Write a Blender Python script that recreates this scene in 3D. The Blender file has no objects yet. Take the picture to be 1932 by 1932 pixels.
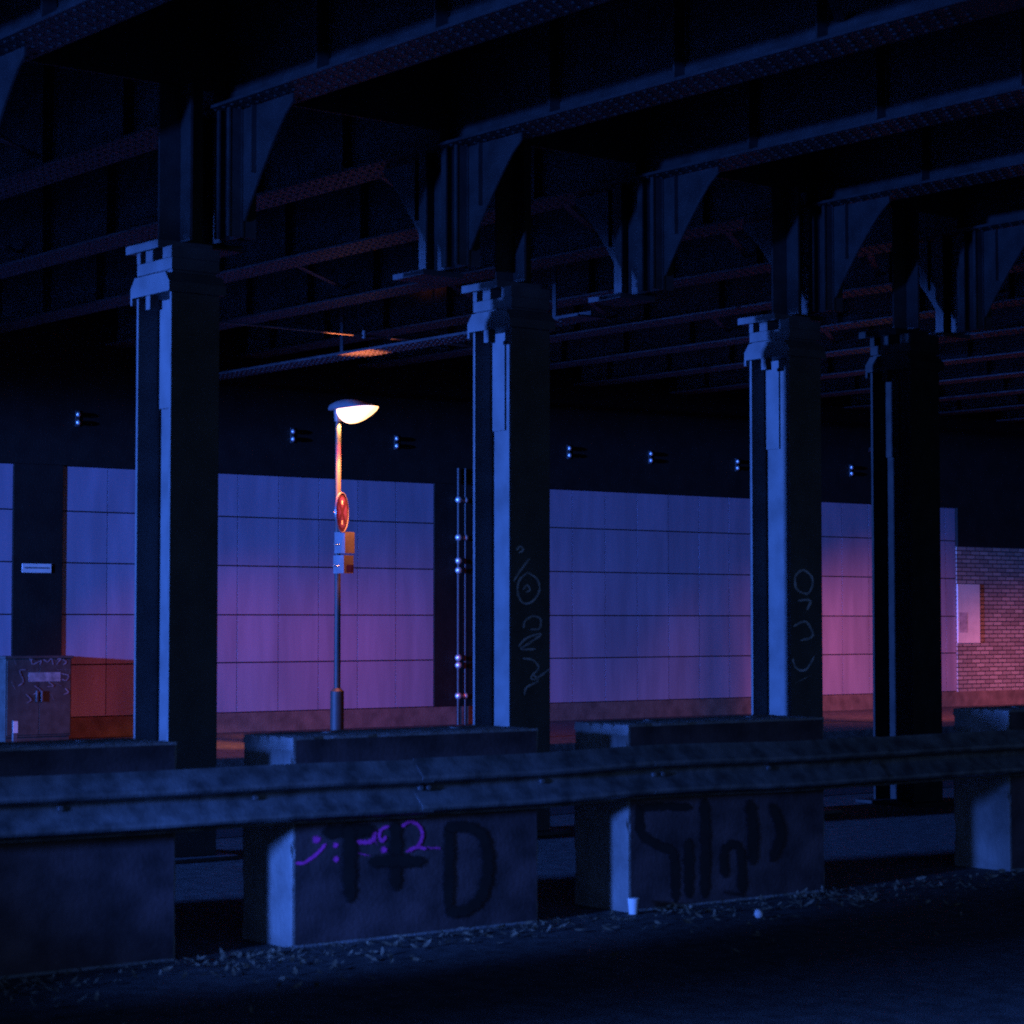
import bpy, bmesh, math, random
from math import radians as R_, sin, cos, pi
from mathutils import Vector, Matrix
random.seed(7)
S = bpy.context.scene
col = S.collection

# ------------------------------------------------------------------ camera
EYE = 1.7
F_PX, PX = 4250.0, 1932.0
YAW, PITCH = 51.420, 2.775            # heading measured from the bridge's long axis (X); upward tilt
cam = bpy.data.cameras.new("camera")
cam.sensor_width = 36.0
cam.lens = F_PX / PX * 36.0
cam.clip_start, cam.clip_end = 0.1, 2000.0
cam_ob = bpy.data.objects.new("camera", cam)
col.objects.link(cam_ob)
cam_ob.location = (0, 0, EYE)
cam_ob.rotation_euler = (R_(90 + PITCH), 0, R_(YAW - 90))
cam.dof.use_dof = True; cam.dof.focus_distance = 27.0; cam.dof.aperture_fstop = 4.0
S.camera = cam_ob

# ------------------------------------------------------------------ night sky
w = bpy.data.worlds.new("World"); S.world = w; w.use_nodes = True
nt = w.node_tree
bg = nt.nodes["Background"]
sky = nt.nodes.new("ShaderNodeTexSky"); sky.sky_type = 'NISHITA'; sky.sun_disc = False
sky.sun_elevation = R_(-3.0); sky.sun_rotation = R_(200)
tint = nt.nodes.new("ShaderNodeMix"); tint.data_type = 'RGBA'; tint.blend_type = 'MULTIPLY'
tint.inputs["Factor"].default_value = 1.0
nt.links.new(sky.outputs[0], tint.inputs["A"])
tint.inputs["B"].default_value = (0.22, 0.50, 1.45, 1)
nt.links.new(tint.outputs["Result"], bg.inputs[0])
bg.inputs[1].default_value = 1.25

# ------------------------------------------------------------------ assumed blue lights, unseen, shining in from the left of the underpass
BLUE = (0.055, 0.19, 1.0)
def lamp(name, kind, loc, power, colr, radius, aim=None, size=None, blend=0.3):
    l = bpy.data.lights.new(name, kind); l.energy = power; l.color = colr; l.shadow_soft_size = radius
    if kind == 'SPOT': l.spot_size = R_(size); l.spot_blend = blend
    o = bpy.data.objects.new(name, l); col.objects.link(o); o.location = loc
    if aim is not None:
        o.rotation_euler = (Vector(aim) - Vector(loc)).to_track_quat('-Z', 'Y').to_euler()
    return o
lamp("assumed_blue_street_light", 'SPOT', (-32.0, 18.2, 4.3), 310000, BLUE, 0.5, aim=(-32.0 + 40 * cos(R_(3)), 18.2 + 40 * sin(R_(3)), 4.3 - 40 * math.tan(R_(38.7))), size=80, blend=0.03)
lamp("assumed_blue_pavement_light", 'SPOT', (0.0, 8.2, 1.62), 5200, BLUE, 0.28, aim=(7.6, 9.85, 0.25), size=15.5, blend=0.9)
lamp("assumed_blue_girder_light", 'SPOT', (-20.0, 3.3, 3.1), 24000, BLUE, 0.5, aim=(11.0, 13.0, 11.7), size=27, blend=0.2)

# ------------------------------------------------------------------ exposure
S.view_settings.view_transform = 'Standard'
S.view_settings.look = 'None'
S.view_settings.exposure = 0.0
S.view_settings.gamma = 1.0
S.view_settings.use_curve_mapping = False
S.cycles.diffuse_bounces = 1
S.cycles.use_denoising = False
S.cycles.filter_width = 2.0
S.cycles.use_adaptive_sampling = False
S.cycles.sample_clamp_indirect = 0.25

# ------------------------------------------------------------------ helpers
def at(px, py, Y):
    """the point on the upright plane y = Y that shows at (px, py) of a 1932 px wide view"""
    th, p = R_(YAW), R_(PITCH)
    f = Vector((cos(th) * cos(p), sin(th) * cos(p), sin(p)))
    r = Vector((sin(th), -cos(th), 0)); u = r.cross(f)
    d = f + r * ((px - 966) / F_PX) - u * ((py - 966) / F_PX)
    return Vector((0, 0, EYE)) + d * (Y / d.y)

class MB:
    def __init__(s): s.b = bmesh.new()
    def box(s, x0, x1, y0, y1, z0, z1, bev=0.0, rot=None):
        if bev <= 0 and rot is None:
            v = [s.b.verts.new((x, y, z)) for x in (x0, x1) for y in (y0, y1) for z in (z0, z1)]
            for f in ((0, 1, 3, 2), (4, 6, 7, 5), (0, 4, 5, 1), (2, 3, 7, 6), (0, 2, 6, 4), (1, 5, 7, 3)): s.b.faces.new([v[k] for k in f])
            return s
        r = bmesh.ops.create_cube(s.b, size=1.0)
        c = Vector(((x0 + x1) / 2, (y0 + y1) / 2, (z0 + z1) / 2))
        for v in r["verts"]:
            q = Vector((v.co.x * (x1 - x0), v.co.y * (y1 - y0), v.co.z * (z1 - z0)))
            v.co = (rot @ q if rot is not None else q) + c
        if bev > 0:
            es = list({e for v in r["verts"] for e in v.link_edges})
            bmesh.ops.bevel(s.b, geom=es, offset=bev, segments=2, affect='EDGES', profile=0.6)
        return s
    def prism(s, pts, axis, a, b):
        """pts: outline in the two other axes (order x,y,z without axis); extruded from a to b"""
        def mk(p, t):
            return {'x': (t, p[0], p[1]), 'y': (p[0], t, p[1]), 'z': (p[0], p[1], t)}[axis]
        A = [s.b.verts.new(mk(p, a)) for p in pts]; B = [s.b.verts.new(mk(p, b)) for p in pts]
        n = len(pts); fs = [s.b.faces.new(A), s.b.faces.new(B[::-1])]
        for i in range(n): fs.append(s.b.faces.new((A[i], B[i], B[(i + 1) % n], A[(i + 1) % n])))
        bmesh.ops.recalc_face_normals(s.b, faces=fs)
        return s
    def tube(s, p, q, r0, r1=None, n=20):
        p, q = Vector(p), Vector(q); r1 = r0 if r1 is None else r1
        d = q - p
        m = Matrix.Translation((p + q) / 2) @ d.to_track_quat('Z', 'Y').to_matrix().to_4x4()
        bmesh.ops.create_cone(s.b, cap_ends=True, segments=n, radius1=r0, radius2=r1, depth=d.length, matrix=m)
        return s
    def ball(s, c, r, sc=(1, 1, 1), n=12):
        m = Matrix.Translation(Vector(c)) @ Matrix.Diagonal((sc[0], sc[1], sc[2], 1))
        bmesh.ops.create_uvsphere(s.b, u_segments=n, v_segments=max(6, n // 2), radius=r, matrix=m)
        return s
    def rivet(s, c, r, axis):
        """a low dome head on a face that looks along -axis"""
        N = 8; c = Vector(c); prev = None
        for (rr, h) in ((1.0, 0.0), (0.82, 0.35), (0.45, 0.6)):
            ring = []
            for k in range(N):
                u, v, t = rr * r * cos(2 * pi * k / N), rr * r * sin(2 * pi * k / N), -h * r
                ring.append(s.b.verts.new(c + Vector((t, u, v) if axis == 'x' else (u, v, t))))
            if prev:
                for k in range(N): s.b.faces.new((prev[k], prev[(k + 1) % N], ring[(k + 1) % N], ring[k]))
            prev = ring
        s.b.faces.new(prev)
        return s
    def build(s, name, mat, parent=None, smooth=False, loc=None):
        me = bpy.data.meshes.new(name); s.b.to_mesh(me); s.b.free()
        me.materials.append(mat)
        if smooth:
            for p in me.polygons: p.use_smooth = True
            try: me.set_sharp_from_angle(angle=R_(40))
            except Exception: pass
        o = bpy.data.objects.new(name, me); col.objects.link(o)
        if parent is not None: o.parent = parent
        if loc is not None: o.location = loc
        return o

def tag(o, label=None, cat=None, group=None, kind=None):
    if label: o["label"] = label
    if cat: o["category"] = cat
    if group: o["group"] = group
    if kind: o["kind"] = kind
    return o
def empty(name, loc=(0, 0, 0), rz=0.0):
    o = bpy.data.objects.new(name, None); col.objects.link(o); o.location = loc; o.rotation_euler = (0, 0, rz)
    o.empty_display_size = 0.2
    return o
def copy_tree(o, parent=None):
    c = o.copy(); col.objects.link(c); c.parent = parent
    for ch in [k for k in col.objects if k.parent == o]: copy_tree(ch, c)
    return c

# ------------------------------------------------------------------ materials
def mat(name, c, rough=0.6, metal=0.0, var=0.25, scale=6.0, bump=0.0, bscale=40.0, c2=None, stretch=None, spec=0.5):
    m = bpy.data.materials.new(name); m.use_nodes = True
    n = m.node_tree; b = n.nodes["Principled BSDF"]
    b.inputs["Roughness"].default_value = rough; b.inputs["Metallic"].default_value = metal
    b.inputs["Specular IOR Level"].default_value = spec
    tc = n.nodes.new("ShaderNodeTexCoord"); mp = n.nodes.new("ShaderNodeMapping")
    n.links.new(tc.outputs["Object"], mp.inputs[0])
    if stretch: mp.inputs["Scale"].default_value = stretch
    nz = n.nodes.new("ShaderNodeTexNoise"); nz.inputs["Scale"].default_value = scale; nz.inputs["Detail"].default_value = 8
    n.links.new(mp.outputs[0], nz.inputs[0])
    cr = n.nodes.new("ShaderNodeValToRGB")
    lo = c2 if c2 else tuple(x * (1 - var) for x in c); hi = c if c2 else tuple(min(1, x * (1 + var)) for x in c)
    cr.color_ramp.elements[0].position = 0.32; cr.color_ramp.elements[1].position = 0.68
    cr.color_ramp.elements[0].color = (*lo, 1); cr.color_ramp.elements[1].color = (*hi, 1)
    n.links.new(nz.outputs[0], cr.inputs[0]); n.links.new(cr.outputs[0], b.inputs["Base Color"])
    if bump:
        n2 = n.nodes.new("ShaderNodeTexNoise"); n2.inputs["Scale"].default_value = bscale; n2.inputs["Detail"].default_value = 6
        n.links.new(tc.outputs["Object"], n2.inputs[0])
        bp = n.nodes.new("ShaderNodeBump"); bp.inputs["Strength"].default_value = bump; bp.inputs["Distance"].default_value = 0.01
        n.links.new(n2.outputs[0], bp.inputs["Height"]); n.links.new(bp.outputs[0], b.inputs["Normal"])
    return m
def spray(m):
    """sprayed paint: thins out in a ragged mist towards the edge of the stroke"""
    n = m.node_tree; b = n.nodes["Principled BSDF"]
    at_ = n.nodes.new("ShaderNodeAttribute"); at_.attribute_name = "edge"
    tc = n.nodes.new("ShaderNodeTexCoord"); nz = n.nodes.new("ShaderNodeTexNoise"); nz.inputs["Scale"].default_value = 90; nz.inputs["Detail"].default_value = 3
    n.links.new(tc.outputs["Object"], nz.inputs[0])
    ad = n.nodes.new("ShaderNodeMath"); ad.operation = 'MULTIPLY_ADD'; ad.inputs[1].default_value = 0.9; n.links.new(nz.outputs[0], ad.inputs[0]); n.links.new(at_.outputs["Fac"], ad.inputs[2])
    mr = n.nodes.new("ShaderNodeMapRange"); mr.inputs["From Min"].default_value = 0.55; mr.inputs["From Max"].default_value = 0.95
    n.links.new(ad.outputs[0], mr.inputs["Value"]); n.links.new(mr.outputs[0], b.inputs["Alpha"])
    return m
def emit(name, c, s):
    m = bpy.data.materials.new(name); m.use_nodes = True
    b = m.node_tree.nodes["Principled BSDF"]
    b.inputs["Base Color"].default_value = (0.8, 0.8, 0.75, 1)
    b.inputs["Emission Color"].default_value = (*c, 1); b.inputs["Emission Strength"].default_value = s
    return m
STEEL = mat("painted_steel", (0.046, 0.050, 0.055), 0.55, 0, 0.3, 5, 0.25, 60, spec=0.3)
COLST = mat("column_paint", (0.078, 0.082, 0.086), 0.55, 0, 0.22, 4, 0.2, 50, spec=0.3)
SHADEST = mat("shaded_column_steel", (0.018, 0.017, 0.016), 0.75, 0, 0.35, 6, 0.4, 50, spec=0.2)  # darker column steel; the rightmost column's shade is put into its colour
CONC = mat("block_concrete", (0.27, 0.265, 0.26), 0.85, 0, 0.3, 5, 0.6, 45, c2=(0.15, 0.148, 0.145))
TILES = [mat("wall_panel", (k * 0.90, k * 0.78, k * 1.06), 0.45, 0, 0.13, 2.2, 0.05, 25, stretch=(2.2, 2.2, 0.35)) for k in (0.40, 0.385, 0.415, 0.365)]
DARK = mat("dark_stone", (0.012, 0.011, 0.010), 0.7, 0, 0.3, 4, 0.3, 40, spec=0.3)
PLIN = mat("plinth_stone", (0.16, 0.12, 0.10), 0.75, 0, 0.3, 5, 0.4, 40)
ASPH = mat("asphalt", (0.018, 0.018, 0.019), 0.8, 0, 0.4, 14, 0.8, 120, spec=0.25)
SLAB = mat("pavement_stone", (0.060, 0.058, 0.056), 0.75, 0, 0.45, 9, 0.7, 90, spec=0.3)
GALV = mat("galvanised_steel", (0.12, 0.122, 0.125), 0.5, 0.1, 0.5, 9, 0.2, 60)
CHRM = mat("bright_metal", (0.85, 0.86, 0.88), 0.45, 0.8, 0.1, 20)
ALUM = mat("sign_back", (0.27, 0.26, 0.28), 0.3, 0.6, 0.15, 9, 0.1, 40)
PIPE = mat("dark_gloss_pipe", (0.02, 0.02, 0.021), 0.5, 0, 0.2, 10)
POLE = mat("pole_paint", (0.028, 0.028, 0.028), 0.6, 0.0, 0.15, 20)
HOUS = mat("lamp_housing", (0.10, 0.10, 0.105), 0.5, 0, 0.15, 10)
BLACKP = mat("black_spray", (0.010, 0.010, 0.010), 0.6, 0, 0.3, 8)
FRONTD = mat("dark_mottled_front", (0.11, 0.075, 0.085), 0.7, 0, 0.3, 4.2, 0.3, 40, c2=(0.025, 0.018, 0.022))
PINK = mat("magenta_spray", (0.95, 0.07, 0.50), 0.6, 0, 0.25, 30)
PALEP = mat("pale_spray", (0.42, 0.46, 0.55), 0.6, 0, 0.5, 10)
PAPER = mat("white_paper", (0.75, 0.75, 0.74), 0.7, 0, 0.08, 6)
DKPAP = mat("print", (0.16, 0.16, 0.18), 0.7, 0, 0.3, 20)
REDP = mat("sign_red", (0.048, 0.012, 0.022), 0.35, 0, 0.1, 10)
BLUEP = mat("sign_blue", (0.10, 0.03, 0.12), 0.35, 0, 0.2, 30)
LEAF = mat("dry_leaf", (0.16, 0.13, 0.09), 0.45, 0, 0.6, 30)
BOWL = emit("lit_bowl", (1.0, 0.47, 0.19), 3.8)
BOX = mat("cabinet_paint", (0.055, 0.055, 0.05), 0.55, 0, 0.3, 8, 0.1, 30)
DIMP = mat("faded_spray", (0.20, 0.20, 0.23), 0.6, 0, 0.5, 14)
for m_ in (BLACKP, PINK, PALEP, DIMP): spray(m_)
def brick():
    m = bpy.data.materials.new("old_brick"); m.use_nodes = True
    n = m.node_tree; b = n.nodes["Principled BSDF"]; b.inputs["Roughness"].default_value = 0.8
    tc = n.nodes.new("ShaderNodeTexCoord"); mp = n.nodes.new("ShaderNodeMapping"); mp.inputs["Rotation"].default_value = (R_(90), 0, 0)
    n.links.new(tc.outputs["Object"], mp.inputs[0])
    t = n.nodes.new("ShaderNodeTexBrick"); t.inputs["Scale"].default_value = 1.0
    t.inputs["Brick Width"].default_value = 0.25; t.inputs["Row Height"].default_value = 0.077; t.inputs["Mortar Size"].default_value = 0.009
    t.inputs["Color1"].default_value = (0.42, 0.38, 0.36, 1); t.inputs["Color2"].default_value = (0.24, 0.21, 0.20, 1); t.inputs["Mortar"].default_value = (0.05, 0.045, 0.045, 1)
    n.links.new(mp.outputs[0], t.inputs[0]); n.links.new(t.outputs[0], b.inputs["Base Color"])
    bp = n.nodes.new("ShaderNodeBump"); bp.inputs["Strength"].default_value = 0.8; bp.inputs["Distance"].default_value = 0.02; bp.invert = True
    n.links.new(t.outputs["Fac"], bp.inputs["Height"]); n.links.new(bp.outputs[0], b.inputs["Normal"])
    return m
BRICK = brick()

# ------------------------------------------------------------------ ground, road, pavement
YB, YC, YW = 9.936, 14.0, 27.407         # block fronts, column fronts, abutment wall
g = MB(); g.box(-80, 160, -80, 120, -0.6, 0.0).build("ground", SLAB); tag(bpy.data.objects["ground"], kind="structure")
g = MB(); g.box(-60, 120, 15.3, 22.35, 0.0005, 0.006); tag(g.build("road", ASPH), kind="structure")
g = MB(); g.box(-60, 120, 22.35, 22.5, 0.0008, 0.135, 0.02)
g.box(-60, 120, 22.504, 27.6, 0.0008, 0.13); tag(g.build("pavement", SLAB), kind="structure")

m = MB()  # unseen boards, added to keep the blue light off the concrete blocks
for k in range(9): m.box(-15 + 1.6 * k, -13.42 + 1.6 * k, 13.2, 13.24, 0.002, 2.45)
tag(m.build("added_light_screen", SLAB), kind="structure")

# ------------------------------------------------------------------ steel bridge
GX = [8.66 + 2.08 * k for k in range(-6, 15)]
ZF, ZD = 5.45, 6.35
bridge = tag(empty("railway_bridge", (10, 12, 4.4)), "dark riveted steel railway bridge with deep cross girders spanning overhead", "bridge")
IB = Matrix.Translation((10, 12, 4.4)).inverted()
def local(o): o.matrix_parent_inverse = IB; return o
d = MB(); d.box(-14, 60, 5.6, 28.6, ZD, ZD + 0.35); local(d.build("deck", STEEL, bridge))
def girder_mesh(gx):
    m = MB()
    m.box(gx - 0.20, gx + 0.20, 5.7, 27.3, ZF, ZF + 0.022)            # bottom flange
    m.box(gx - 0.10, gx + 0.10, 5.7, 27.3, ZF + 0.0225, ZF + 0.04)    # cover angles
    m.box(gx - 0.012, gx + 0.012, 5.7, 27.3, ZF + 0.041, ZD - 0.002)  # web
    for s in (-1, 1):
        m.box(gx + s * 0.0125, gx + s * 0.028, 5.7, 27.3, ZF + 0.041, ZF + 0.14)
        y = 6.0
        while y < 27:
            x0, x1 = sorted((gx + s * 0.0285, gx + s * 0.13))
            m.box(x0, x1, y, y + 0.014, ZF + 0.045, ZD - 0.01)       # stiffeners
            y += 1.37
    return m
def rivets_mesh(m, gx, y0, y1):
    y = y0
    while y < y1:
        for k, dx in enumerate((-0.15, -0.05, 0.05, 0.15)):
            m.rivet((gx + dx, y + (0.06 if k % 2 else 0), ZF + 0.0005), 0.017, 'z')
        y += 0.12
    return m
def post_mesh(x):
    m = MB()
    for (a, b) in ((14.405, 14.5), (14.14, 14.20), (14.0, 14.03)):
        m.box(x - 0.13, x - 0.115, a, b, 4.50, ZF - 0.003)
        m.box(x - 0.1145, x + 0.11, (a + b) / 2 - 0.008, (a + b) / 2 + 0.008, 4.50, ZF - 0.003)
    m.box(x - 0.02, x + 0.0, 14.0, 14.5, 4.50, ZF - 0.004)
    z = 4.58
    while z < 5.35:
        m.rivet((x - 0.02, 14.33, z), 0.024, 'x'); m.rivet((x - 0.02, 14.085, z), 0.024, 'x'); z += 0.115
    m.box(x - 0.2, x + 0.2, 14.34, 14.76, 4.455, 4.498)
    return m
def gusset(x, s):
    """curved bracket plate between post and girder, s = -1 on the near side"""
    y0 = 13.997 if s < 0 else 14.503
    pts = [(y0, ZF - 0.004), (y0 + s * 0.66, ZF - 0.004), (y0 + s * 0.66, ZF - 0.06)]
    for k in range(1, 9):
        t = k / 8.0
        pts.append((y0 + s * (0.62 * (1 - t) ** 1.05 + 0.012), ZF - 0.07 - 0.76 * t ** 1.15))
    pts.append((y0, ZF - 0.83))
    m = MB(); m.prism(pts, 'x', x - 0.008, x + 0.008)
    m.box(x - 0.05, x - 0.0085, y0 - 0.006 + s * 0.17, y0 + 0.006 + s * 0.17, ZF - 0.5, ZF - 0.006)
    return m
for gx in GX:
    gm = girder_mesh(gx)
    if 6 < gx < 25: rivets_mesh(gm, gx, 9.0, 27.0)
    o = local(gm.build("cross_girder", STEEL, bridge))
    if 2 < gx < 24:
        post_mesh(gx).build("post", STEEL, o)
        for s in (-1, 1): gusset(gx, s).build("gusset_plate", STEEL, o)
# diagonal wind bracing just over the flanges
for i in range(3, 14):
    a, b = GX[i] + 0.03, GX[i + 1] - 0.03
    for y in (9.2, 16.4, 21.0):
        m = MB(); L = math.hypot(b - a, 1.6); ang = math.atan2(1.6, b - a)
        m.box((a + b) / 2 - L / 2, (a + b) / 2 + L / 2, y - 0.035, y + 0.035, ZF + 0.15, ZF + 0.16, 0, Matrix.Rotation(ang, 3, 'Z'))
        local(m.build("wind_brace", STEEL, bridge))
# shallow, lower riveted cross beam of the far bay, right over the lamp
m = MB(); gx = 15.95
m.box(gx - 0.2, gx + 0.2, 18.6, 27.3, 5.02, 5.04); m.box(gx - 0.012, gx + 0.012, 18.6, 27.3, 5.041, 5.09)
for yy in (19.2, 23.4, 26.8): m.box(gx - 0.01, gx + 0.01, yy, yy + 0.06, 5.0905, ZD - 0.002)
y = 19.0
while y < 27:
    for k, dx in enumerate((-0.15, -0.05, 0.05, 0.15)): m.rivet((gx + dx, y + (0.06 if k % 2 else 0), 5.0205), 0.022, 'z')
    y += 0.12
local(m.build("cross_beam", STEEL, bridge))
COLX = [4.96, 8.06, 11.16, 14.31, 15.91]     # left faces of the columns
m = MB()
for a, b_ in zip(GX, GX[1:]):
    m.box(a + 0.03, b_ - 0.03, 14.24, 14.26, 5.60, 6.34)
for x in COLX:
    m.box(x + 0.19, x + 0.21, 14.07, 14.21, 4.447, 5.597)
    m.box(x + 0.02, x + 0.38, 14.215, 14.235, 4.447, 5.597)
local(m.build("long_girder", STEEL, bridge))

# ------------------------------------------------------------------ columns
def make_column():
    """H-section column, root at the foot of its left front corner line"""
    r = empty("steel_column", (0, 0, 0))
    s = MB()
    s.box(0, 0.4, 0, 0.026, 0.03, 4.05, 0.004); s.box(0, 0.4, 0.474, 0.5, 0.03, 4.05, 0.004)
    s.box(0.188, 0.212, 0.0265, 0.4735, 0.03, 4.05)
    s.build("shaft", COLST, r)
    b = MB(); b.box(-0.12, 0.52, -0.12, 0.62, 0.0005, 0.0295, 0.005); b.build("base_plate", COLST, r)
    f = MB(); f.box(0.17, 0.1875, 0.30, 0.4735, 3.25, 3.98); f.build("splice_plate", COLST, r)
    c = MB()
    c.prism([(-0.03, 4.051), (-0.03, 4.12), (0.03, 4.195), (0.47, 4.195), (0.53, 4.12), (0.53, 4.0), (0.505, 4.0), (0.505, 4.051)], 'x', -0.035, 0.435)
    c.box(-0.02, 0.05, 0.27, 0.33, 3.95, 4.0505); c.build("capital", COLST, r)
    k = MB(); k.box(0.0, 0.4, 0.0, 0.5, 4.213, 4.30, 0.006); k.box(0.02, 0.38, 0.02, 0.48, 4.1955, 4.2125)
    for (a, e) in ((0.0, 0.125), (0.27, 0.37), (0.45, 0.5)):
        k.box(0.0, 0.4, a, e, 4.3005, 4.382)
    k.build("rocker_bearing", COLST, r)
    t = MB(); t.box(-0.03, 0.43, 0.15, 0.62, 4.3825, 4.445, 0.006); t.build("bearing_plate", COLST, r)
    return r
def strokes(o_name, lines, wpx, mp, material, parent, lift0):
    """sprayed strokes: each line is a strip with rounded ends, every one lifted a hair above the one before"""
    b = bmesh.new(); lift = lift0; ed = b.verts.layers.float.new("edge"); rs = random.Random(len(lines))
    for ln in lines:
        wd = wpx
        if isinstance(ln, tuple): wd, ln = ln
        pts = []
        P = [Vector(p) for p in ln]
        if len(P) > 2:                           # smooth the polyline
            for i in range(len(P) - 1):
                p0, p1, p2, p3 = P[max(i - 1, 0)], P[i], P[i + 1], P[min(i + 2, len(P) - 1)]
                for k in range(5):
                    t = k / 5
                    pts.append(0.5 * ((2 * p1) + (p2 - p0) * t + (2 * p0 - 5 * p1 + 4 * p2 - p3) * t * t + (3 * p1 - p0 - 3 * p2 + p3) * t ** 3))
            pts.append(P[-1])
        else: pts = P
        n = len(pts); prev = None
        if n == 1:
            c = b.verts.new(mp(pts[0], lift)); c[ed] = 1.0
            vs = [b.verts.new(mp(pts[0] + Vector((cos(a * pi / 7), sin(a * pi / 7))) * wd * (0.62 + 0.08 * sin(3 * a)), lift)) for a in range(14)]
            for a in range(14): b.faces.new((c, vs[a], vs[(a + 1) % 14]))
        else:
            for i, p in enumerate(pts):
                q = pts[min(i + 1, n - 1)] - pts[max(i - 1, 0)]
                if q.length > 1e-6: q.normalize()
                end = i in (0, n - 1)
                nn = Vector((-q.y, q.x)) * wd * 0.62 * (0.6 if end else 1 + 0.14 * sin(i * 2.1) + rs.uniform(-0.08, 0.08))
                e = q * wd * 0.4 * (-1 if i == 0 else (1 if i == n - 1 else 0))
                row = [b.verts.new(mp(p + nn + e, lift)), b.verts.new(mp(p + e, lift)), b.verts.new(mp(p - nn + e, lift))]
                row[1][ed] = 0.35 if end else 1.0
                if prev:
                    b.faces.new((prev[0], row[0], row[1], prev[1])); b.faces.new((prev[1], row[1], row[2], prev[2]))
                prev = row; lift += 0.00002
        lift += 0.00015
    me = bpy.data.meshes.new(o_name); b.to_mesh(me); b.free(); me.materials.append(material)
    o = bpy.data.objects.new(o_name, me); col.objects.link(o); o.parent = parent
    return o
def crop_map(x0, y0, sc, Y, root):
    """drawing coordinates of a sheet to the upright face at y = Y, in the root's own axes"""
    def f(p, lift):
        q = at((x0 + sc * p.x) * 0.644, (y0 + sc * p.y) * 0.644, Y)
        return Vector((q.x, Y - lift, q.z)) - root
    return f
column0 = make_column()
CLAB = {0: None, 1: "dark steel H-column leftmost of the row, without any graffiti",
        2: "dark steel column with a tall pale spray tag, between street lamp and wide wall panel",
        3: "dark steel column with a faint looping tag, beside the narrow bright wall strip",
        4: "dim unmarked steel column rightmost of the row, beside the brick wall"}
cols = []
for i, x in enumerate(COLX):
    if i == 0: continue
    o = column0 if not cols else copy_tree(column0)
    o.location = (x, YC, 0); cols.append(o)
    tag(o, CLAB[i], "column", "steel columns carrying the bridge")
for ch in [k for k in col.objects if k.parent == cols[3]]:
    ch.data = ch.data.copy(); ch.data.materials[0] = SHADEST
mp = crop_map(1450, 1550, 0.549, YC, Vector((COLX[2], YC, 0)))
strokes("graffiti", [[(115, 110), (135, 92), (150, 110), (130, 125)], [(100, 275), (150, 200), (182, 160)],
    [(175, 232), (225, 270), (235, 330), (200, 385), (150, 395), (120, 340), (130, 270), (175, 232)], [(150, 320), (170, 300), (185, 325), (165, 335)],
    [(150, 525), (160, 490), (200, 465), (240, 480), (235, 530), (190, 535)], [(125, 625), (170, 580), (245, 560), (180, 610), (135, 640), (215, 640)],
    [(150, 690), (200, 700), (230, 740), (190, 790), (215, 800), (290, 745)], [(155, 880), (165, 845), (225, 810), (205, 780)]], 13, mp, PALEP, cols[1], 0.002)
mp = crop_map(2250, 1450, 0.687, YC, Vector((COLX[3], YC, 0)))
strokes("graffiti", [[(115, 345), (150, 320), (190, 360), (170, 420), (120, 400), (115, 345)], [(130, 450), (180, 450), (165, 490)],
    [(110, 560), (160, 540), (190, 600), (140, 620)], [(105, 700), (120, 740), (160, 745), (195, 690)], [(120, 800), (180, 770)]], 11, mp, PALEP, cols[2], 0.002)

# ------------------------------------------------------------------ concrete blocks
def make_block():
    r = empty("concrete_block", (0, 0, 0))
    b = MB(); b.box(0, 1.659, 0, 0.5, 0.0, 1.098)
    bmesh.ops.subdivide_edges(b.b, edges=b.b.edges[:], cuts=23, use_grid_fill=True)
    rnd = random.Random(21)
    for v in b.b.verts:
        x, y, z = v.co
        ins = [abs(x) < 1e-5, abs(x - 1.659) < 1e-5, abs(y) < 1e-5, abs(y - 0.5) < 1e-5, abs(z - 1.098) < 1e-5]
        k = rnd.uniform(0.0, 0.0035) if sum(ins) < 2 else rnd.uniform(0.004, 0.009) + (0.016 if rnd.random() < 0.10 else 0.0)
        v.co += Vector((k * (ins[0] - ins[1]), k * (ins[2] - ins[3]), -k * ins[4]))
    b.build("body", CONC, r)
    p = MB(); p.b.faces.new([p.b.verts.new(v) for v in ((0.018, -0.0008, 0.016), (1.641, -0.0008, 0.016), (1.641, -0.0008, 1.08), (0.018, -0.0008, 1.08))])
    p.build("front_sheet", FRONTD, r)  # darker mottled sheet over the block's front face
    for x in (0.40, 1.26):
        e = MB(); e.tube((x, 0.25, 1.0975), (x, 0.25, 1.104), 0.045, 0.045, 16); e.build("lifting_socket", GALV, r)
    return r
block0 = make_block()
BX = [4.13, 6.463, 8.797, 12.261]
BL = ["plain concrete barrier block at the left, under the leftmost column",
      "concrete barrier block sprayed with large black letters and magenta scribbles",
      "concrete barrier block with faded dark graffiti and a cup at its foot",
      "dim concrete barrier block standing alone past the widest gap at the right"]
blocks = []
for i, x in enumerate(BX):
    o = block0 if i == 0 else copy_tree(block0)
    o.location = (x, YB + (0.02 if i == 0 else 0.0), 0); blocks.append(o)
    tag(o, BL[i], "concrete block", "concrete barrier blocks along the kerb")
mp = crop_map(800, 2350, 0.7326, YB, Vector((BX[1], YB, 0)))
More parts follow.
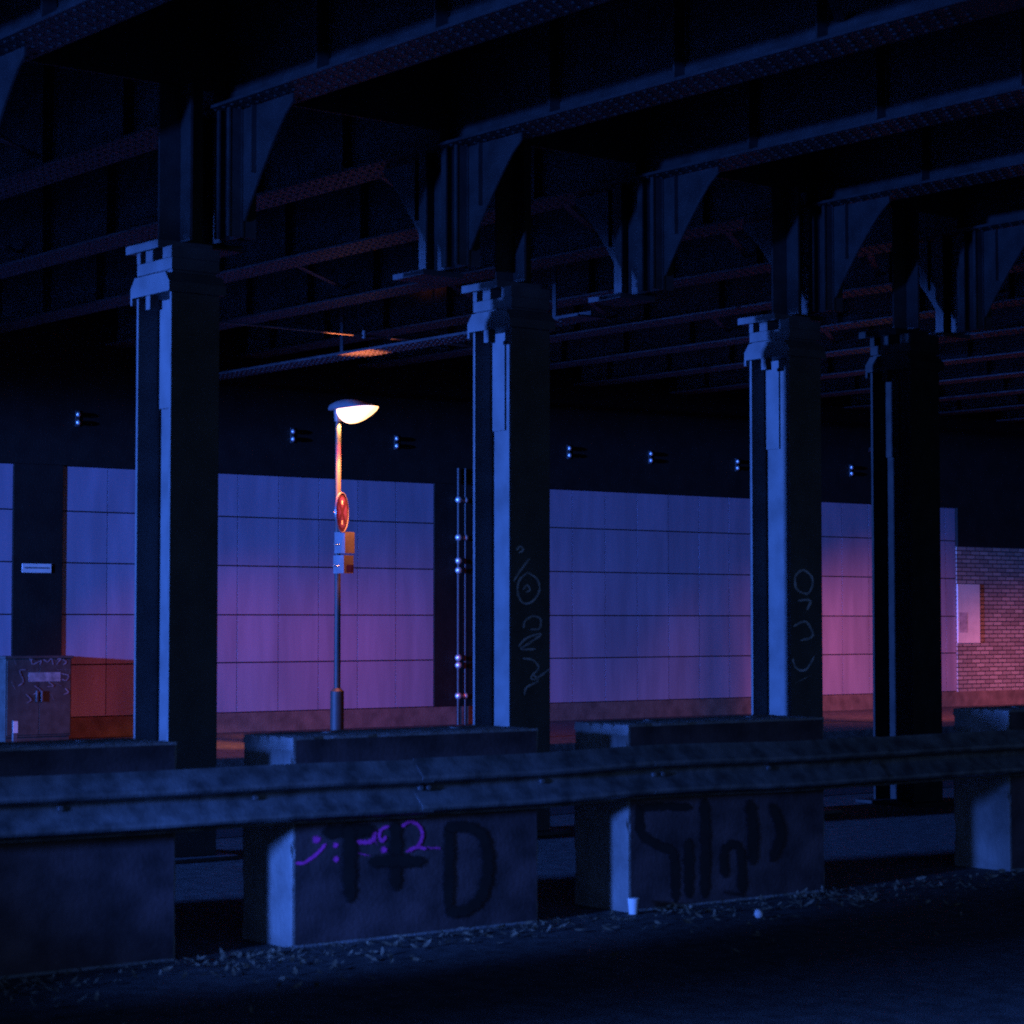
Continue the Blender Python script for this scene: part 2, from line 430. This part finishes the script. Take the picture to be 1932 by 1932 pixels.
strokes("magenta_graffiti", [[(92, 243), (120, 243), (150, 225), (180, 200), (207, 170)], (34, [(172, 150)]), (24, [(248, 172)]), (26, [(250, 228)]),
    (20, [(340, 158), (375, 160), (400, 148), (404, 112)]), (20, [(403, 150), (412, 166)]), [(458, 98), (435, 106), (422, 130), (432, 156), (447, 140)],
    (28, [(440, 190)]), (18, [(342, 205), (380, 213)]), [(514, 95), (545, 78), (576, 90), (593, 118), (592, 146), (574, 176), (533, 196)],
    [(540, 192), (575, 180), (606, 186)], (22, [(622, 181), (657, 184)])], 15, mp, PINK, blocks[1], 0.003)
strokes("black_graffiti", [(60, [(215, 118), (300, 116), (385, 112)]), (60, [(302, 100), (302, 240), (303, 380)]), (52, [(487, 90), (487, 210), (487, 335)]),
    (56, [(395, 238), (490, 235), (585, 238)]), (46, [(700, 95), (700, 250), (698, 425)]),
    (50, [(700, 100), (770, 98), (830, 130), (853, 200), (852, 290), (825, 380), (770, 430), (705, 440)])], 50, mp, BLACKP, blocks[1], 0.006)
mp = crop_map(1800, 2150, 0.824, YB, Vector((BX[2], YB, 0)))
strokes("black_graffiti", [(36, [(88, 262), (92, 350), (150, 395), (205, 420), (215, 500), (215, 585)]), (30, [(100, 262), (180, 258), (265, 262)]),
    (40, [(262, 385), (262, 470), (262, 570)]), (40, [(318, 240), (322, 400), (318, 570)]), (34, [(390, 500), (388, 420), (415, 392), (446, 420), (452, 560)]),
    (36, [(400, 565), (450, 572)]), (44, [(480, 250), (490, 350), (488, 450)]), (40, [(560, 260), (590, 350), (560, 440)])], 34, mp, BLACKP, blocks[2], 0.003)

# ------------------------------------------------------------------ guard rail
rail = tag(empty("guard_rail", (8.0, 9.8, 0)), "dented corrugated steel guard rail running in front of the concrete blocks", "guard rail")
IR = Matrix.Translation((8.0, 9.8, 0)).inverted()
prof = [(0.0, 0.0), (-0.004, 0.014), (-0.078, 0.036), (-0.083, 0.046), (-0.080, 0.060), (-0.010, 0.128), (-0.003, 0.14), (-0.003, 0.166), (-0.010, 0.176), (-0.078, 0.196), (-0.083, 0.206), (-0.080, 0.22), (-0.010, 0.288), (0.0, 0.31)]
def beam(x0, x1, za, zb, yo, seed):
    rnd = random.Random(seed); b = bmesh.new(); n = 24; prev = None
    ph = rnd.random() * 6
    for i in range(n + 1):
        t = i / n; x = x0 + (x1 - x0) * t; z0 = za + (zb - za) * t
        dy = yo + 0.006 * sin(ph + 5 * t) + 0.003 * sin(17 * t + ph); dz = 0.004 * sin(7 * t + ph)
        row = [b.verts.new((x, 9.902 + y * (1 + 0.07 * sin(9 * t + ph)) + dy, z0 + z + dz)) for (y, z) in prof]
        if prev:
            for k in range(len(prof) - 1): b.faces.new((prev[k], row[k], row[k + 1], prev[k + 1]))
        prev = row
    bmesh.ops.recalc_face_normals(b, faces=b.faces)
    bmesh.ops.solidify(b, geom=list(b.faces), thickness=0.004)
    me = bpy.data.meshes.new("rail_beam"); b.to_mesh(me); b.free(); me.materials.append(GALV)
    for p in me.polygons: p.use_smooth = True
    me.set_sharp_from_angle(angle=R_(25))
    o = bpy.data.objects.new("rail_beam", me); col.objects.link(o); o.parent = rail; o.matrix_parent_inverse = IR
    return o
SEG = [(1.5, 4.75, .645, .65, 0), (4.45, 7.3, .655, .640, -.005), (7.22, 9.05, .642, .658, 0.0), (8.9, 10.9, .657, .645, -.005), (10.75, 14.5, .645, .645, 0.0)]
for k, (a, b_, za, zb, yo) in enumerate(SEG): beam(a, b_, za, zb, yo, 11 + k)
for x in (5.0, 7.27, 8.2, 9.5):
    m = MB(); m.box(x - 0.05, x - 0.044, 9.9065, 9.932, 0.66, 0.90); m.box(x - 0.0435, x + 0.05, 9.9065, 9.911, 0.66, 0.90); m.box(x - 0.0435, x + 0.05, 9.926, 9.932, 0.66, 0.90)
    o = m.build("rail_bracket", GALV, rail); o.matrix_parent_inverse = IR
for x in (5.1, 6.2, 7.25, 7.30, 8.1, 8.95, 9.02, 9.9, 10.82):
    for z in (0.69, 0.80, 0.85):
        m = MB(); m.tube((x, 9.892, z), (x, 9.872, z), 0.016, 0.013, 8)
        m.build("rail_bolt", GALV, rail, True).matrix_parent_inverse = IR

# ------------------------------------------------------------------ far abutment: cladding, dark piers, plinth, upper wall, brick wall
wall = tag(empty("abutment_wall", (20, YW, 0)), "long bridge abutment clad in pale square panels under a dark upper wall", "wall")
IW = Matrix.Translation((20, YW, 0)).inverted()
def wpart(m, name, mt): o = m.build(name, mt, wall); o.matrix_parent_inverse = IW; return o
ROWS = [0.41, 1.115, 1.79, 2.485, 3.18, 3.79]
def cladding(x0, x1):
    m = MB(); G = 0.009
    x = 16.88 - 0.69 * 20
    edges = [x0]
    while x < x1:
        if x > x0 + 0.03 and x < x1 - 0.03: edges.append(x)
        x += 0.69
    edges.append(x1)
    rnd = random.Random(int(x0 * 10))
    for a, b_ in zip(edges, edges[1:]):
        for z0, z1 in zip(ROWS, ROWS[1:]):
            j = rnd.uniform(-0.0008, 0.0008)
            f0 = len(m.b.faces)
            m.box(a + 0.0055, b_ - 0.0055, YW + j, YW + 0.02, z0 + G, z1 - G)
            m.b.faces.ensure_lookup_table(); k = rnd.choice((0, 0, 1, 1, 2, 3))
            for f in range(f0, len(m.b.faces)): m.b.faces[f].material_index = k
    f0 = len(m.b.faces); m.box(x0 + 0.002, x1 - 0.002, YW + 0.006, YW + 0.0295, ROWS[0] + 0.002, ROWS[-1] - 0.002)
    m.b.faces.ensure_lookup_table()
    for f in range(f0, len(m.b.faces)): m.b.faces[f].material_index = 4
    o = wpart(m, "panel_cladding", TILES[0])
    for t in TILES[1:] + [DARK]: o.data.materials.append(t)
    return o
for a, b_ in ((11.5, 13.41), (14.135, 20.345), (22.1, 30.3), (31.75, 32.34)): cladding(a, b_)
m = MB(); m.box(-30, 32.345, YW + 0.0305, YW + 1.2, 0.1305, 3.79); wpart(m, "backing_wall", DARK)
m = MB(); m.box(-30, 60, YW - 0.06, YW + 1.2, 3.793, ZD - 0.01); wpart(m, "upper_wall", DARK)
m = MB()
for a, b_ in ((13.415, 14.13), (20.35, 22.095), (30.305, 31.745)):
    m.box(a, b_, YW - 0.015, YW + 0.0295, 0.412, 3.7925)
wpart(m, "dark_pier", DARK)
m = MB(); m.box(-30, 60, YW - 0.03, YW + 0.03, 0.1305, 0.405, 0.008); wpart(m, "plinth", PLIN)
m = MB(); m.box(32.35, 44, YW - 0.02, YW + 1.2, 0.4065, 3.085); wpart(m, "brick_wall", BRICK)
m = MB(); m.box(32.35, 60, YW - 0.05, YW + 1.2, 3.087, 3.792); wpart(m, "brick_coping", DARK)
m = MB(); m.box(-30, 11.495, YW, YW + 0.0295, 0.412, 3.79); m.box(44.005, 60, YW, YW + 0.0295, 0.412, 3.086); wpart(m, "outer_cladding", DARK)

# fixings on the upper wall
def make_fixing():
    r = empty("cable_bracket")
    m = MB(); m.box(-0.03, 0.03, -0.012, -0.0005, -0.11, 0.11, 0.003); m.build("back_plate", STEEL, r)
    for z in (-0.055, 0.055):
        m = MB(); m.ball((0, -0.035, z), 0.032, (1, 1, 1.1), 16); m.tube((0, -0.012, z), (0, -0.03, z), 0.016)
        m.build("stud", CHRM, r, True)
    return r
fix0 = make_fixing()
FIX = [(14.31, 4.43, "leftmost stud bracket on the dark upper wall, above the left pale panels"),
       (17.75, 4.38, "small stud bracket on the dark upper wall, just left of the lamp head"),
       (19.59, 4.37, "small stud bracket on the dark upper wall, just right of the lamp head"),
       (22.96, 4.385, "small stud bracket on the upper wall just right of the tagged column"),
       (24.70, 4.38, "small stud bracket centred above the wide right-hand panel wall"),
       (26.67, 4.34, "small stud bracket just left of the column with faint looping tag"),
       (29.47, 4.36, "rightmost stud bracket, above the narrow bright wall strip")]
for i, (x, z, lb) in enumerate(FIX):
    o = fix0 if i == 0 else copy_tree(fix0)
    o.location = (x, YW - 0.06, z); tag(o, lb, "bracket", "stud brackets along the upper wall")

# downpipes on the dark pier
def pipe(x, rad, knobs, label, y):
    r = tag(empty("drain_pipe", (x, y, 0.13)), label, "pipe", "pipes on the dark pier")
    m = MB(); m.tube((0, 0, 0.0), (0, 0, 3.9), rad, rad, 24); m.build("pipe", PIPE, r, True)
    for z in knobs:
        m = MB(); m.ball((0, -rad * 0.15, z - 0.13), rad * 2.1, (1, 1, 1.0), 20); m.build("pipe_clamp", CHRM, r, True)
pz = lambda y: at(865, y, YW - 0.1).z
pipe(at(865, 1100, YW - 0.1).x, 0.026, [pz(q) for q in (943, 1014, 1058, 1076, 1241, 1255, 1313)], "thin dark pipe with bright round clamps on the dark pier", YW - 0.1)
pipe(at(878, 1100, YW - 0.1).x, 0.022, [pz(q) for q in (943, 1014, 1313)], "smooth shiny pipe beside the clamped one on the dark pier", YW - 0.1)

# name plate on the left dark pier
p0, p1 = at(42, 1063, YW - 0.03), at(97, 1081, YW - 0.03)
r = tag(empty("wall_plate", (p0.x, YW - 0.02, p1.z)), "small pale plate with a dark line on the left dark pier", "sign")
m = MB(); m.box(0, p1.x - p0.x, -0.008, 0.0, 0, p0.z - p1.z, 0.002); m.build("plate", PAPER, r)
m = MB(); m.box(0.03, p1.x - p0.x - 0.03, -0.010, -0.0085, 0.055, 0.075); m.build("line", DKPAP, r)

# notice on the brick wall
p0, p1 = at(1805, 1102, YW - 0.02), at(1848, 1213, YW - 0.02)
r = tag(empty("wall_notice", (p0.x, YW - 0.022, p1.z)), "large pale notice board fixed to the brick wall", "notice")
W_, H_ = p1.x - p0.x, p0.z - p1.z
m = MB(); m.box(0, W_, -0.02, 0.0, 0, H_, 0.003); m.build("board", PAPER, r)
m = MB(); m.box(0.04, 0.27, -0.0215, -0.0205, H_ * 0.18, H_ * 0.52); m.build("printed_patch", mat("print_grey", (0.42, 0.40, 0.45), 0.7, 0, 0.3, 12), r)

# ------------------------------------------------------------------ cabinet by the wall
cab = tag(empty("utility_cabinet", (13.12, 26.98, 0.13)), "low dark utility cabinet covered in scribbles, against the left wall panels", "cabinet")
m = MB(); m.box(0, 0.95, 0, 0.42, 0.06, 1.08, 0.01); m.box(0.02, 0.93, 0.02, 0.40, 0.0, 0.0595); m.build("body", BOX, cab)
m = MB(); m.box(-0.02, 0.97, -0.025, 0.44, 1.081, 1.115, 0.008); m.build("lid", BOX, cab)
for a, b_ in ((0.02, 0.472), (0.478, 0.93)):
    m = MB(); m.box(a, b_, -0.014, -0.001, 0.09, 1.06, 0.004); dd = m.build("door", BOX, cab)
    m = MB(); hx = 0.44 if a < 0.1 else 0.51
    m.box(hx - 0.012, hx + 0.012, -0.035, -0.0145, 0.52, 0.66, 0.004); m.build("handle", GALV, dd)
m = MB(); m.box(0.32, 0.78, -0.0165, -0.0145, 0.78, 0.90); m.build("paper_sticker", mat("grubby_paper", (0.28, 0.28, 0.30), 0.7, 0, 0.4, 14), cab)
mp = crop_map(0, 1880, 0.2747, 26.98, Vector((13.12, 26.98, 0.13)))
strokes("graffiti", [[(230, 170), (300, 175), (330, 215)], [(330, 180), (340, 240), (430, 205), (420, 245)], [(460, 190), (500, 215), (540, 180), (560, 245)],
    [(600, 190), (640, 180), (600, 240)], [(660, 190), (700, 215), (670, 245)], [(270, 300), (200, 310), (240, 420), (190, 470)], [(600, 300), (740, 295)], [(650, 340), (720, 360), (700, 410), (650, 400)],
    [(510, 430), (560, 470), (500, 480)], [(590, 440), (640, 470)], [(690, 500), (720, 540), (670, 560)], [(360, 470), (420, 520), (350, 560)], [(270, 560), (320, 620), (280, 650)], [(540, 560), (560, 620)], [(130, 160), (160, 240)], [(110, 420), (150, 500)]], 14, mp, DIMP, cab, 0.0172)
q = at(28, 1350, 26.6)
mk = tag(empty("marker_post", (q.x, 26.6, 0.13)), "tiny pale marker post at the foot of the scribbled cabinet", "post")
m = MB(); m.box(-0.03, 0.03, -0.02, 0.02, 0, 0.30, 0.006); m.build("post", GALV, mk)
m = MB(); m.box(-0.032, 0.032, -0.024, -0.0205, 0.14, 0.29); m.build("reflector", PAPER, mk)

# ------------------------------------------------------------------ street lamps, the second one assumed
WARM = (1.0, 0.085, 0.10)
def loft(profile, y0, y1, mirror_z, n=18):
    pass
def make_lamp():
    r = empty("street_lamp")
    m = MB(); m.tube((0, 0, 0), (0, 0, 0.70), 0.085, 0.085, 28); m.tube((0, 0, 0.70), (0, 0, 0.74), 0.085, 0.046, 28); m.build("base_sleeve", POLE, r, True)
    m = MB(); m.tube((0, 0, 0.741), (0, 0, 4.10), 0.041, 0.036, 28); m.build("pole", POLE, r, True)
    # head: points to the road (-Y)
    def shell(top):
        b = bmesh.new(); NU, NV = 22, 12; rows = []
        for i in range(NU + 1):
            t = i / NU; y = -0.05 - 0.74 * t if not top else 0.14 - 0.86 * t
            if top:
                wd = 0.15 * math.sqrt(max(0.0, 1 - (2 * t - 1) ** 4)) ; h = 0.12 * (sin(pi * min(1, t * 0.9 + 0.16)) ** 0.8)
                wd = max(wd, 0.03 if i in (0, NU) else 0.05); h = max(h, 0.02)
            else:
                wd = 0.142 * math.sqrt(max(0.0, 1 - (2 * t - 1) ** 4)); h = 0.185 * max(0.0, 1 - (abs(t - 0.36) / (0.38 if t < 0.36 else 0.65)) ** (2.6 if t < 0.36 else 1.9)) 
                wd = max(wd, 0.01); h = max(h, 0.004)
            row = []
            for k in range(NV + 1):
                a = pi * k / NV
                z = h * sin(a) ** 0.8
                row.append(b.verts.new((wd * cos(a), y, (4.205 + z) if top else (4.20 - z))))
            rows.append(row)
        for i in range(NU):
            for k in range(NV): b.faces.new((rows[i][k], rows[i + 1][k], rows[i + 1][k + 1], rows[i][k + 1]))
            b.faces.new((rows[i][0], rows[i][NV], rows[i + 1][NV], rows[i + 1][0]))
        b.faces.new(rows[0]); b.faces.new(rows[NU])
        bmesh.ops.recalc_face_normals(b, faces=b.faces)
        me = bpy.data.meshes.new("x"); b.to_mesh(me); b.free()
        for p in me.polygons: p.use_smooth = len(p.vertices) == 4
        return me
    for nm, tp, mt in (("lamp_housing", True, HOUS), ("lamp_bowl", False, BOWL)):
        me = shell(tp); me.name = nm; me.materials.append(mt)
        o = bpy.data.objects.new(nm, me); col.objects.link(o); o.parent = r
    m = MB(); m.tube((0, 0.0, 4.06), (0, 0.0, 4.2), 0.048, 0.055, 24); m.build("collar", HOUS, r, True)
    return r
def lamp_lights(root, lobes, up, down, hue=WARM):
    """the fitting throws two wide lobes along the wall, a strong downward beam and a little light up under the bridge"""
    x, y, z = root.location
    c = (x, y - 0.42, z + 3.93)
    for (ax, az, size, blend, power) in lobes:
        lamp("street_lamp_glow", 'SPOT', c, power, hue, 0.06, aim=(ax, YW, az), size=size, blend=blend)
    lamp("street_lamp_downlight", 'SPOT', c, down, (1.0, 0.29, 0.08), 0.06, aim=(c[0], c[1] + 0.50, c[2] - 0.95), size=50, blend=0.7)
    lamp("street_lamp_neck_light", 'SPOT', (x, y - 0.105, z + 4.07), down * 0.10, (1.0, 0.42, 0.12), 0.02, aim=(x, y - 0.105, z), size=110, blend=0.3)
    if up:
        lamp("street_lamp_spill", 'SPOT', (x, y - 0.42, z + 4.42), up, (1.0, 0.22, 0.07), 0.03, aim=(x + 0.08, y - 0.42, z + 6), size=84, blend=0.5)
lamp1 = make_lamp(); lamp1.location = (15.80, 23.29, 0.13)
tag(lamp1, "lit street lamp on a slim pole carrying a red round sign", "street lamp", "street lamps along the far pavement")
lamp_lights(lamp1, ((21.661, -1.23, 60.8, 0.985, 330), (18.689, -9.913, 112.7, 0.481, 300)), 130, 1300)
assumed_lamp = copy_tree(lamp1); assumed_lamp.location = (26.2, 23.75, 0.13)  # unseen second lamp, assumed as source of the warm light at the right
tag(assumed_lamp, "assumed street lamp, wholly hidden behind the dim rightmost column", "street lamp", "street lamps along the far pavement")
lamp_lights(assumed_lamp, ((32.4, -2.859, 77.6, 1.0, 1500), (38.6, -1.6, 34.0, 0.987, 5600), (28.2, -4.5, 96.0, 0.7, 150)), 0, 100, (1.0, 0.19, 0.26))

# signs on the lamp pole
c = at(645, 967, 23.1)
sg = tag(empty("round_sign", (c.x, 23.1, c.z), R_(0)), "round red rimmed traffic sign turned edge-on, on the lamp pole", "traffic sign")
nrm = Vector((cos(R_(307.7)), sin(R_(307.7)), 0))
rot = nrm.to_track_quat('Z', 'Y').to_matrix().to_4x4()
def disc(r0, r1, z0, z1, name, mt, parent):
    b = bmesh.new(); N = 48
    ring = lambda rr, z: [b.verts.new(rot @ Vector((rr * cos(2 * pi * k / N), rr * sin(2 * pi * k / N), z))) for k in range(N)]
    o0, o1 = ring(r1, z0), ring(r1, z1)
    if r0 <= 0:
        b.faces.new(o1); b.faces.new(o0[::-1])
        for k in range(N): b.faces.new((o0[k], o0[(k + 1) % N], o1[(k + 1) % N], o1[k]))
    else:
        i0, i1 = ring(r0, z0), ring(r0, z1)
        for k in range(N):
            j = (k + 1) % N
            b.faces.new((o0[k], o0[j], o1[j], o1[k])); b.faces.new((o1[k], o1[j], i1[j], i1[k])); b.faces.new((i1[k], i1[j], i0[j], i0[k])); b.faces.new((i0[k], i0[j], o0[j], o0[k]))
    bmesh.ops.recalc_face_normals(b, faces=b.faces)
    me = bpy.data.meshes.new(name); b.to_mesh(me); b.free(); me.materials.append(mt)
    o = bpy.data.objects.new(name, me); col.objects.link(o); o.parent = parent; return o
disc(0, 0.238, 0.0, 0.004, "sign_face", REDP, sg)
disc(0.2385, 0.25, -0.012, 0.010, "rim", ALUM, sg)
def flat(name, pts, z, mt):
    b = bmesh.new(); b.faces.new([b.verts.new(rot @ Vector((p[0], p[1], z))) for p in pts])
    me = bpy.data.meshes.new(name); b.to_mesh(me); b.free(); me.materials.append(mt)
    o = bpy.data.objects.new(name, me); col.objects.link(o); o.parent = sg
for a in (45, 135, 225, 315):          # blue quarters between the red bars
    pts = [(0.045 * cos(R_(a)) , 0.045 * sin(R_(a)))]
    pts = [((0.045 if k is None else 0.19) * cos(R_(a + (0 if k is None else k))), (0.045 if k is None else 0.19) * sin(R_(a + (0 if k is None else k)))) for k in (None, -34, -22, -11, 0, 11, 22, 34)]
    flat("blue_quarter", [Matrix.Rotation(R_(45), 2) @ Vector(p) for p in pts], 0.0048, BLUEP)
for s in (-1, 1):
    up = Vector((0, 0, 1)); lx = (rot.inverted().to_3x3() @ up)
    cc = Vector((lx.x, lx.y)) * 0.125 * s
    flat("pale_mark", [(cc.x + 0.018 * cos(k * pi / 4), cc.y + 0.03 * sin(k * pi / 4)) for k in range(8)], 0.0056, PAPER)
m = MB(); m.tube(rot @ Vector((0, 0, -0.10)), rot @ Vector((0, 0, -0.0125)), 0.012); m.build("sign_bracket", GALV, sg, True)
def bent_plate(px, y0, y1, label, patch):
    c = at(px, (y0 + y1) / 2, 23.2); h = at(px, y0, 23.2).z - at(px, y1, 23.2).z
    r = tag(empty("bent_plate", (c.x, 23.2, c.z - h / 2)), label, "sign plate", "plates bent round the lamp pole")
    def arc(a0, a1, r0, z0, z1, nm, mt, th=0.004):
        b = bmesh.new(); n = 2; prev = None
        for k in range(n + 1):
            a = R_(a0 + (a1 - a0) * k / n)
            v = [b.verts.new((q_ * cos(a), q_ * sin(a), z)) for q_ in (r0, r0 - th) for z in (z0, z1)]
            if prev:
                b.faces.new((prev[0], v[0], v[1], prev[1])); b.faces.new((prev[3], v[3], v[2], prev[2])); b.faces.new((prev[1], v[1], v[3], prev[3])); b.faces.new((prev[2], v[2], v[0], prev[0]))
            else: b.faces.new((v[0], v[1], v[3], v[2]))
            prev = v
        b.faces.new((prev[0], prev[1], prev[3], prev[2])); bmesh.ops.recalc_face_normals(b, faces=b.faces)
        me = bpy.data.meshes.new(nm); b.to_mesh(me); b.free(); me.materials.append(mt)
        for p in me.polygons: p.use_smooth = False
        o = bpy.data.objects.new(nm, me); col.objects.link(o); o.parent = r
    arc(150, 325, 0.125, 0, h, "plate", ALUM)
    if patch: arc(252, 318, 0.1275, 0.01, h * 0.48, "sticker", patch, 0.0015)
    m = MB(); m.tube((-0.155, 0.0, h * 0.4), (-0.09, -0.02, h * 0.4), 0.012); m.build("clip_bolt", CHRM, r, True)
bent_plate(650, 1004, 1044, "upper bent metal plate below the round sign on the lamp pole", None)
bent_plate(648, 1048, 1082, "lower bent metal plate with a red sticker on the lamp pole", REDP)

# ------------------------------------------------------------------ cable conduit above the lamp
m = MB(); m.tube((13.2, 22.87, 5.235), (18.6, 22.87, 5.235), 0.014, 0.014, 12); m.tube((15.9, 22.87, 5.2), (15.9, 22.87, 5.3), 0.03, 0.03, 10)
cd = m.build("cable_conduit", GALV, None, True); tag(cd, "thin cable conduit strung under the girders above the street lamp", "conduit")

# ------------------------------------------------------------------ leaf litter and scraps
b = bmesh.new(); rnd = random.Random(5)
for i in range(3800):
    x = rnd.uniform(3.5, 14.5); y = 9.92 - abs(rnd.gauss(0, 0.33)) - 0.02
    if rnd.random() < 0.12: y -= rnd.uniform(0, 1.2)
    if y < 7.2: continue
    if rnd.random() > 0.35 + 0.65 * max(0.0, sin(x * 3.1 + 2 * sin(x * 1.3))) : continue
    s = rnd.uniform(0.006, 0.020); a = rnd.uniform(0, 2 * pi); tx, ty = rnd.gauss(0, 0.35), rnd.gauss(0, 0.35)
    M = Matrix.Translation((x, y, 0.012 + 0.5 * s * (abs(tx) + abs(ty)))) @ Matrix.Rotation(a, 4, 'Z') @ Matrix.Rotation(tx, 4, 'X') @ Matrix.Rotation(ty, 4, 'Y')
    L = s * rnd.uniform(1.2, 2.4); cv = rnd.uniform(0.0, 0.5) * s
    pts = [(-L, 0, cv), (-L * 0.3, s * 0.6, 0), (L * 0.5, s * 0.5, 0), (L, 0, cv), (L * 0.4, -s * 0.55, 0), (-L * 0.4, -s * 0.5, 0)]
    vs = [b.verts.new(M @ Vector(p)) for p in pts]
    b.faces.new((vs[0], vs[1], vs[5])); b.faces.new((vs[1], vs[2], vs[4], vs[5])); b.faces.new((vs[2], vs[3], vs[4]))
me = bpy.data.meshes.new("leaf_litter"); b.to_mesh(me); b.free(); me.materials.append(LEAF)
o = bpy.data.objects.new("leaf_litter", me); col.objects.link(o); tag(o, "dry leaves and litter scattered along the feet of the blocks", "leaf litter", kind="stuff")

cup = tag(empty("paper_cup", (8.765, 9.86, 0.002)), "small pale paper cup at the corner of a concrete block", "cup")
m = MB(); m.tube((0, 0, 0), (0, 0, 0.085), 0.024, 0.033, 20); m.build("cup_body", PAPER, cup, True)
m = MB(); m.tube((0, 0, 0.0855), (0, 0, 0.092), 0.035, 0.034, 20); m.build("rim", PAPER, cup, True)
b = bmesh.new(); bmesh.ops.create_icosphere(b, subdivisions=2, radius=0.026)
rnd = random.Random(3)
for v in b.verts: v.co *= rnd.uniform(0.8, 1.1)
me = bpy.data.meshes.new("foil_ball"); b.to_mesh(me); b.free(); me.materials.append(PAPER)
o = bpy.data.objects.new("crumpled_paper", me); col.objects.link(o); o.location = (9.19, 9.26, 0.03)
tag(o, "bright crumpled scrap lying on the ground before the blocks", "litter")
